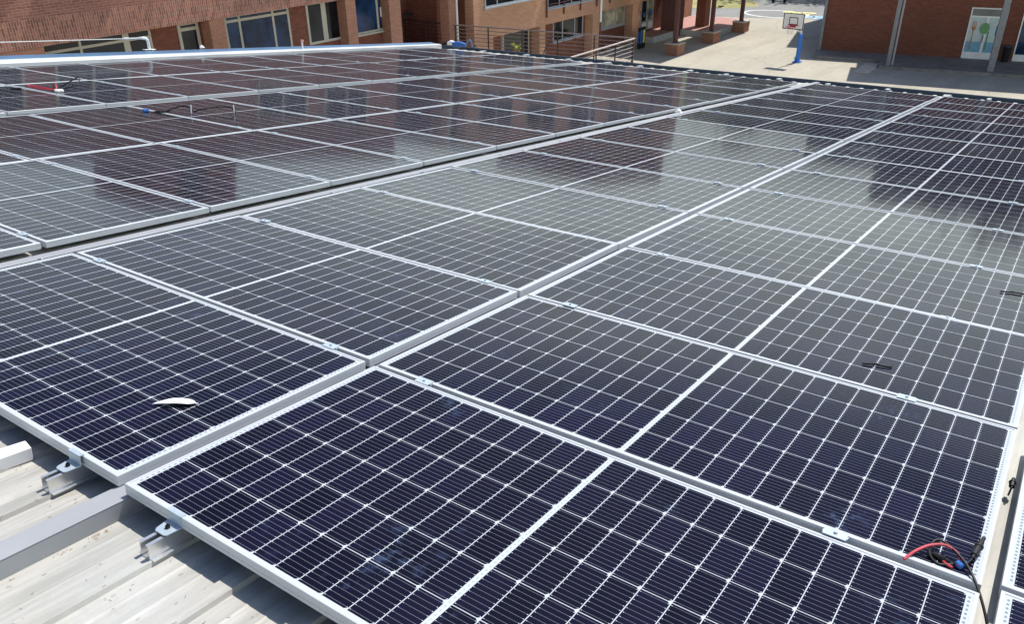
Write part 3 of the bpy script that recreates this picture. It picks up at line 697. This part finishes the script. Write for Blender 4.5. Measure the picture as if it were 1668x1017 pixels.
# porch slab
pb = MB().box((44.5, 24.62-.9, 0), (47.9, 25.05, .35)).box((47.9, 21.6, 0), (53.5, 25.55, .35)).build('porch_kerb', M['kerb']); struct(pb)
pf = MB().quad([(44.5, 24.62-.75, .354), (47.9, 24.62-.75, .354), (47.9, 25.05, .354), (44.5, 25.05, .354)]).quad([(47.95, 21.75, .354), (53.4, 21.75, .354), (53.4, 25.5, .354), (47.95, 25.5, .354)]).build('porch_floor', M['pink_floor']); struct(pf)
t = empty('porch_pillar', (49.7, 23.15, .35)); tag(t, 'square red brown brick pillar on the pink porch floor', 'pillar')
MB().box((-.35, -.3, 0), (.35, .3, 5.2)).build('pillar_shaft', M['brick_dark'], t)
MB().box((-.42, -.37, 5.2), (.42, .37, 5.5)).build('capital', M['kerb'], t)

# ---- canopy over the yard edge: posts on brick plinths
t = empty('yard_canopy', (41.7, 20.5, 0)); tag(t, 'flat canopy roof over the shaded walkway beside the brown building', 'canopy')
MB().box((0, 0, 3.25), (6.2, 3.9, 3.42)).box((6.202, 0, 3.25), (11.0, 2.0, 3.42)).build('canopy_roof', M['kerb'], t)
MB().box((-.02, -.06, 3.18), (11.02, -.002, 3.46)).build('fascia', M['maroon'], t)
for i, (x, y) in enumerate(((42.35, 21.2), (46.75, 21.15), (51.1, 21.2))):
    pl = MB().box((x-.42-41.7, y-.38-20.5, 0), (x+.42-41.7, y+.38-20.5, .58)).build('plinth', M['brick_plinth'], t, bevel=.01)
    MB().box((x-.44-41.7, y-.40-20.5, .582), (x+.44-41.7, y+.40-20.5, .63)).build('plinth_cap', M['slab'], pl)
    MB().box((x-.10-41.7, y-.10-20.5, .632), (x+.10-41.7, y+.10-20.5, 3.248)).box((x-.14-41.7, y-.14-20.5, .632), (x+.14-41.7, y+.14-20.5, .65)).build('post', M['maroon'], t)
tb = MB().tube([(46.75+.14-41.7, .55, 2.35), (47.4-41.7, .45, 2.35)], .02, 6).tube([(46.9-41.7, .55, 1.9), (47.35-41.7, .45, 1.88)], .02, 6)
tb.tube([(47.3-41.7+.16*math.cos(R(20*i)), .45+.16*math.sin(R(20*i)), 1.95) for i in range(19)], .02, 6).tube([(47.3-41.7+.12*math.cos(R(20*i)), .45+.12*math.sin(R(20*i)), 2.3) for i in range(19)], .02, 6)
tb.build('flower_ring_holder', M['black'], t)
# ---- recycling board
t = empty('poster_board', (42.9, 23.6, 0)); tag(t, 'dark display board with blue and yellow panels beside the handrail', 'board')
MB().box((-.35, -.06, 0), (.35, .06, 1.15)).build('board_body', M['black'], t, bevel=.02)
MB().box((-.27, -.068, .3), (-.04, -.0625, 1.0)).box((-.353, -.05, .3), (-.358, .05, .95)).build('blue_panel', M['blue'], t)
MB().box((.06, -.068, .3), (.25, -.0625, 1.0)).build('yellow_panel', simple('yellow_print', (.7, .6, .15), .5), t)

# ---- walkway platform with railings
t = empty('walkway', (20, 16.4, 0)); tag(t, 'raised concrete walkway between the roof and the brick building', 'walkway')
MB().add([(0, 0, 1.9), (9.33, 0, 1.9), (7.9, 8.15, 1.9), (4.9, 8.15, 1.9), (4.85, 8.1, 1.9), (0, 8.1, 1.9), (0, 0, 2.1), (9.33, 0, 2.1), (7.9, 8.15, 2.1), (4.9, 8.15, 2.1), (4.85, 8.1, 2.1), (0, 8.1, 2.1)],
         [(5,4,3,2,1,0), (6,7,8,9,10,11)]+[(i, (i+1) % 6, 6+(i+1) % 6, 6+i) for i in range(6)]).build('deck', M['kerb'], t)
MB().box((4.9, 8.2, 1.9), (7.68, 11.05, 2.1)).build('deck', M['kerb'], t)
for x, y in ((1, .3), (5, .3), (9.0, .3), (1, 7.6), (7.4, 7.6)): MB().box((x-.15, y-.15, 0), (x+.15, y+.15, 1.898)).build('support', M['kerb'], t)
def railing(name, a, b_, n, mat, label, base=2.1, h=1.1, extra=0., rows=6):
    a = Vector(a); b_ = Vector(b_); d = b_-a
    t = empty(name, (a.x, a.y, base)); tag(t, label, 'railing')
    MB().tube([(0, 0, h), (d.x, d.y, h+d.z)], .03, 8).build('top_rail', mat, t)
    for k in range(rows):
        z = h-.155*(k+1); u = d.normalized()*extra*(k+1)
        MB().tube([(0, 0, z), (d.x+u.x, d.y+u.y, z+d.z)], .016, 6).build('rail', mat, t)
    for i in range(n+1):
        f_ = (i+.05)/(n+.1); q = d*f_; MB().box((q.x-.022, q.y-.022, .0), (q.x+.022, q.y+.022, h-.02)).build('post', M['railing_dark'], t)
railing('handrail', (29.31, 16.42, 0), (27.87, 24.5, 0), 5, M['railing'], 'long weathered steel railing crossing in front of the brown building')
railing('handrail', (21.0, 16.42, 0), (29.25, 16.40, 0), 6, simple('pale_steel_rail', (.5, .42, .38), .4, .3), 'pale handrail rising to the corner at right of the long railing')  # paler steel tone than the long railing
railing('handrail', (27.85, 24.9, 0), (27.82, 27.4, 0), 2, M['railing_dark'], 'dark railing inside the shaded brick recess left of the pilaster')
# hoses and leaf by the railing
o = MB().tube(smoothpath([(28.6, 20.3, 2.12), (28.6, 20.2, 2.5), (28.6, 19.9, 2.95), (28.62, 19.75, 3.1)], 6), .02, 6).tube(smoothpath([(28.3, 23.9, 2.12), (28.25, 23.6, 2.35), (28.2, 23.3, 2.12)], 6), .02, 6).build('hose', M['gutter_dark']); tag(o, 'thin dark hose curving behind the long railing', 'hose')
mb = MB()
for i in range(26):
    a = random.uniform(0, 6.28); l = random.uniform(.1, .3); z = random.uniform(.05, .3); x, y = .12*math.cos(a), .12*math.sin(a)
    mb.add([(0, 0, z*.5), (x-.04*math.sin(a), y+.04*math.cos(a), z), (x*2.2, y*2.2, z+.08), (x+.04*math.sin(a), y-.04*math.cos(a), z)], [(0, 1, 2, 3)])
t = empty('potted_plant', (28.35, 21.5, 2.1)); tag(t, 'small yellow green plant just behind the far gutter', 'plant'); o = mb.build('leaves', M['leaf_yellow'], t); o.location = (0, 0, .22)
MB().tube([(0, 0, .0), (0, 0, .25)], [.12, .16], 12).build('pot', M['brick_plinth'], t)

# ---- right building, rotated
GA = math.atan2(-.970, .243)
G = bpy.data.objects.new('brick_hall', None); COL.objects.link(G); G.location = (47.24, 14.97, 0); G.rotation_euler = (0, 0, GA)
tag(G, 'dark red brick hall in shade with decorated doors, upper right', 'building')
GW = Matrix.Translation((47.24, 14.97, 0)) @ Matrix.Rotation(GA, 4, 'Z')
# local x runs along the wall (to the right in the photo), local -y faces the camera
MB().box((0, 0, 0), (4.3, 5.4, 4.2)).build('wall', M['brick_dark'], G)
M['cladding'] = simple('slate_blue_cladding', (.035, .04, .065), .5, 0, .2, .5)
MB().box((0, 5.402, 0), (4.3, 14, 8.5)).build('rear_wall', M['cladding'], G)
MB().box((4.302, .02, 5.002), (26, 14, 9.5)).build('upper_cladding', M['cladding'], G)
MB().box((4.302, 0, 0), (26, 14, 5.0)).build('main_wall', M['brick_dark'], G)
MB().box((-.1, -.05, 4.202), (4.298, 5.39, 4.35)).build('low_roof', M['kerb'], G)
MB().box((4.2, -.08, 9.502), (26.1, 14.1, 9.7)).build('main_roof', M['kerb'], G)
MB().box((-.02, -.14, .14), (.12, -.004, 4.2)).build('corner_pipe', M['post_grey'], G)
def gdoor(x0, x1, deco):
    z0, z1 = .155, 2.65; f = MB(); y = 0
    fw = .06; zt = 2.18
    f.box((x0, -.06, z0), (x0+fw, -.004, z1)).box((x1-fw, -.06, z0), (x1, -.004, z1)).box((x0+fw, -.06, z1-fw), (x1-fw, -.004, z1)).box((x0+fw, -.06, zt), (x1-fw, -.004, zt+.08))
    mx = (x0+x1)/2
    f.box((mx-.06, -.066, z0), (mx+.06, -.004, zt-.001)).box((x0+fw, -.055, z0), (mx-.062, -.004, z0+.33)).box((mx+.062, -.055, z0), (x1-fw, -.004, z0+.33))
    fo = f.build('double_door', M['white'], G)
    pm = simple('pale_green_window_film', (.46, .56, .54), .3) if deco else M['pane_blue']
    MB().box((x0+fw, -.03, z0+.332), (mx-.062, -.008, zt-.002)).box((mx+.062, -.03, z0+.332), (x1-fw, -.008, zt-.002)).build('pane', pm, fo)
    MB().box((x0+fw, -.03, zt+.082), (x1-fw, -.008, z1-fw-.002)).build('transom_pane', M['pane'] if not deco else simple('grey_transom', (.16, .17, .16), .2), fo)
    if deco:
        y = -.0335
        MB().box((x0+fw, y, z0+.334), (mx-.064, -.0305, z0+.85)).box((mx+.064, y, z0+.334), (x1-fw, -.0305, z0+.85)).build('blue_film', simple('blue_window_film', (.16, .36, .48), .3), fo)
        def shape(prof, nm, m, yy): MB().prism(prof, yy-.003, yy, 'y').build(nm, m, fo)
        def disc(cx, cz, rx, rz, n=20): return [(cx+rx*math.cos(2*math.pi*i/n), cz+rz*math.sin(2*math.pi*i/n)) for i in range(n)]
        fx = x0+.28
        forkm = simple('orange_brown_print', (.42, .15, .08), .5)
        shape([(fx-.035, .62), (fx+.035, .62), (fx+.02, 1.5), (fx+.09, 1.62), (fx+.10, 2.0), (fx+.065, 2.0), (fx+.055, 1.72), (fx+.02, 1.72), (fx+.015, 2.0), (fx-.015, 2.0), (fx-.02, 1.72), (fx-.055, 1.72), (fx-.065, 2.0), (fx-.10, 2.0), (fx-.09, 1.62), (fx-.02, 1.5)], 'fork_print', forkm, y-.001)
        shape(disc(mx-.05, 1.66, .22, .28), 'plate_print', simple('green_print', (.13, .30, .12), .5), -.0675)
        sx_ = x1-.30
        shape([(sx_-.03, .6), (sx_+.03, .6), (sx_+.03, 1.25), (sx_+.06, 1.9), (sx_+.02, 2.05), (sx_-.07, 1.8), (sx_-.08, 1.4), (sx_-.02, 1.25)], 'knife_print', simple('blue_print', (.03, .13, .38), .5), y-.001)
        shape([(mx+.12, .6), (mx+.18, .6), (mx+.18, 1.5), (mx+.12, 1.5)], 'handle_print', simple('green_stalk', (.07, .24, .1), .5), y-.001)
    MB().tube([(mx-.05, -.12, 1.0), (mx-.05, -.12, 1.35)], .015, 6).build('handle', M['black'], fo)
gdoor(7.02, 8.68, True); gdoor(9.35, 10.9, False)
# terrace slabs
sb = MB().box((-.1, -1.9, 0), (3.2, -.002, .15)).box((3.202, -3.45, 0), (24, -.002, .15)).build('terrace', M['kerb']); sb.data.materials[0] = simple('shade_darkened_paving', (.20, .19, .17), .85, 0, .25, 3); sb.matrix_world = GW; struct(sb)  # paving colour darkened to imitate the deep shade at the hall's foot
# litter bin between the doors
t = empty('litter_bin', (9.0, -.35, .15), GW); tag(t, 'black litter bin between the hall doors', 'bin')
MB().tube([(0, 0, 0), (0, 0, .75)], [.17, .21], 14).build('bin_body', M['black'], t); MB().tube([(0, 0, .752), (0, 0, .80)], [.22, .2], 14).build('bin_rim', M['gutter_dark'], t)
# porch: posts and roof
t = empty('hall_porch', (3.6, -3.1, .15), GW); tag(t, 'tall grey porch posts with downpipe in front of the brick hall', 'porch')
MB().box((-.09, -.09, 0), (.09, .09, 6.3)).build('post', M['post_grey'], t)
MB().tube([(.19, .05, 0), (.19, .05, 6.2)], .055, 8).build('downpipe', M['grey_duct'], t)
MB().box((4.45, .02, 0), (4.73, .3, 6.3)).build('post', M['post_grey'], t)
MB().box((9.2, .02, 0), (9.48, .3, 6.3)).build('post', M['post_grey'], t)
MB().box((-.3, -.2, 6.302), (18, 3.08, 6.5)).build('porch_roof', M['kerb'], t)
# loose slab
o = MB().box((-1.17, -.33, .004), (1.17, .33, .06)).build('loose_slab', M['slab'], bevel=.008); o.location = (44.36, 11.5, 0); o.rotation_euler = (0, 0, math.atan2(.13, 2.2)+.0)
tag(o, 'pale rectangular slab lying on the yard beside the hall terrace', 'slab')

# ---- basketball hoop
t = empty('basketball_hoop', (44.0, 14.95, 0)); tag(t, 'small basketball hoop with white backboard and blue padded post', 'basketball hoop')
MB().tube([(0, 0, 0), (0, 0, 1.5), (-.15, .02, 1.85)], .045, 10).build('post', M['white'], t)
MB().tube([(0, 0, .12), (0, 0, 1.42)], .105, 14).build('padding', M['hoop_blue'], t)
MB().box((-.20, -.20, 0), (.20, .20, .05)).tube([(0, 0, .05), (0, 0, .2)], [.15, .12], 12).build('foot', M['hoop_blue'], t, bevel=.01)
bz0, bz1 = 1.78, 2.55
by0, by1 = -.40, .65
bd = MB().box((-1.02, by0, bz0), (-.98, by1, bz1)).build('backboard', M['white'], t)
def rect(y0, y1, z0, z1, wd, x, d=.005):
    return MB().box((x-d, y0, z0), (x, y1, z0+wd)).box((x-d, y0, z1-wd), (x, y1, z1)).box((x-d, y0, z0+wd), (x, y0+wd, z1-wd)).box((x-d, y1-wd, z0+wd), (x, y1, z1-wd))
rect(by0-.004, by1+.004, bz0-.004, bz1+.004, .04, -1.0205).build('border', M['black'], bd)
rect(-.10, .35, 2.0, 2.36, .035, -1.0205).build('target_square', M['black'], bd)
MB().box((-1.025, -.17, 1.955), (-1.0206, .42, 1.995)).box((-1.025, -.02, 1.9), (-1.0206, .30, 1.954)).build('red_marking', M['red'], bd)
MB().tube([(-1.05, .125, 1.92), (-1.12, .125, 1.92)], .03, 6).tube([(-1.33+.21*math.cos(R(15*i)), .125+.21*math.sin(R(15*i)), 1.92) for i in range(25)], .016, 6).build('rim', M['red'], t)
nt_ = MB()
for i in range(10):
    a = R(36*i); c = (-1.33, .125)
    nt_.tube([(c[0]+.21*math.cos(a), c[1]+.21*math.sin(a), 1.905), (c[0]+.13*math.cos(a+.3), c[1]+.13*math.sin(a+.3), 1.72), (c[0]+.11*math.cos(a), c[1]+.11*math.sin(a), 1.58)], .008, 4)
nt_.build('net', M['white'], t)
MB().tube([(-.15, .02, 1.85), (-.98, .12, 2.0)], .035, 8).tube([(-.02, 0, 1.5), (-.98, .12, 1.86)], .03, 8).build('arm', M['white'], t)

# ---- fence posts beyond
for i, (x, y) in enumerate(((64.0, 24.2), (64.5, 23.5))):
    t = empty('gate_post', (x, y, 0)); tag(t, 'dark gate post beyond the asphalt, %s of the pair' % ('left' if i == 0 else 'right'), 'post', 'gate posts')
    MB().box((-.08, -.08, 0), (.08, .08, 2.2)).build('post_shaft', M['black'], t); MB().box((-.1, -.1, 2.2), (.1, .1, 2.26)).build('post_cap', M['post_grey'], t)

# ---- trees beyond (their crowns show only as reflections in the glass)
def tree(x, y, h, rad, mat, label, n=1500, ground=0.):
    t = empty('tree', (x, y, ground)); tag(t, label, 'tree', 'trees beyond the yard')
    tr = MB().tube(smoothpath([(0, 0, 0), (.1, .05, h*.25), (-.1, .1, h*.5), (.05, 0, h*.8)], 4), [rad*.09*(1-.06*i) for i in range(13)], 8)
    tips = []
    for i in range(9):
        a = i*2.4; z = h*(.35+.05*i); e = (rad*.7*math.cos(a), rad*.7*math.sin(a), min(h*.9, z+h*.18)); tips.append(e)
        tr.tube([(0, 0, z), (e[0]*.5, e[1]*.5, (z+e[2])/2+.1), e], [rad*.04, rad*.025, rad*.008], 6)
    tr.build('trunk', M['bark'], t)
    cl = [(random.gauss(0, .42)*rad, random.gauss(0, .42)*rad, h*(.62+.17*random.gauss(0, 1))) for _ in range(26)]+[(e[0], e[1], e[2]) for e in tips]
    mb = MB()
    for i in range(n):
        c = random.choice(cl); s_ = rad*.17; p = Vector((c[0]+random.gauss(0, s_), c[1]+random.gauss(0, s_), max(h*.2, c[2]+random.gauss(0, s_*.8))))
        a = Vector((random.gauss(0, 1), random.gauss(0, 1), random.gauss(0, 1))).normalized(); b_ = a.orthogonal().normalized(); l = random.uniform(.14, .34)*(rad/3.5)
        mb.quad([p-a*l, p-b_*l*.5, p+a*l, p+b_*l*.5])
    mb.build('crown', M[mat], t)
tree(70, 18.0, 7.2, 4.0, 'leaf', 'light green tree beyond the asphalt lane, nearest to the brick hall', 2600)
tree(71, 23.5, 7.6, 4.2, 'leaf', 'light green tree beyond the asphalt lane, middle of the gap', 2600)
tree(72, 29.0, 7.8, 4.4, 'leaf', 'light green tree beyond the grass verge near the end wall', 2600)
tree(66, 6.0, 12.5, 5.0, 'leaf_dark', 'dark tree rising behind the brick hall, left part', 2600)
tree(68, -3.5, 13.0, 5.4, 'leaf_dark', 'dark tree rising behind the brick hall, middle', 2600)
tree(69, -14, 12.0, 5.2, 'leaf_dark', 'dark tree rising behind the brick hall, right part', 2600)
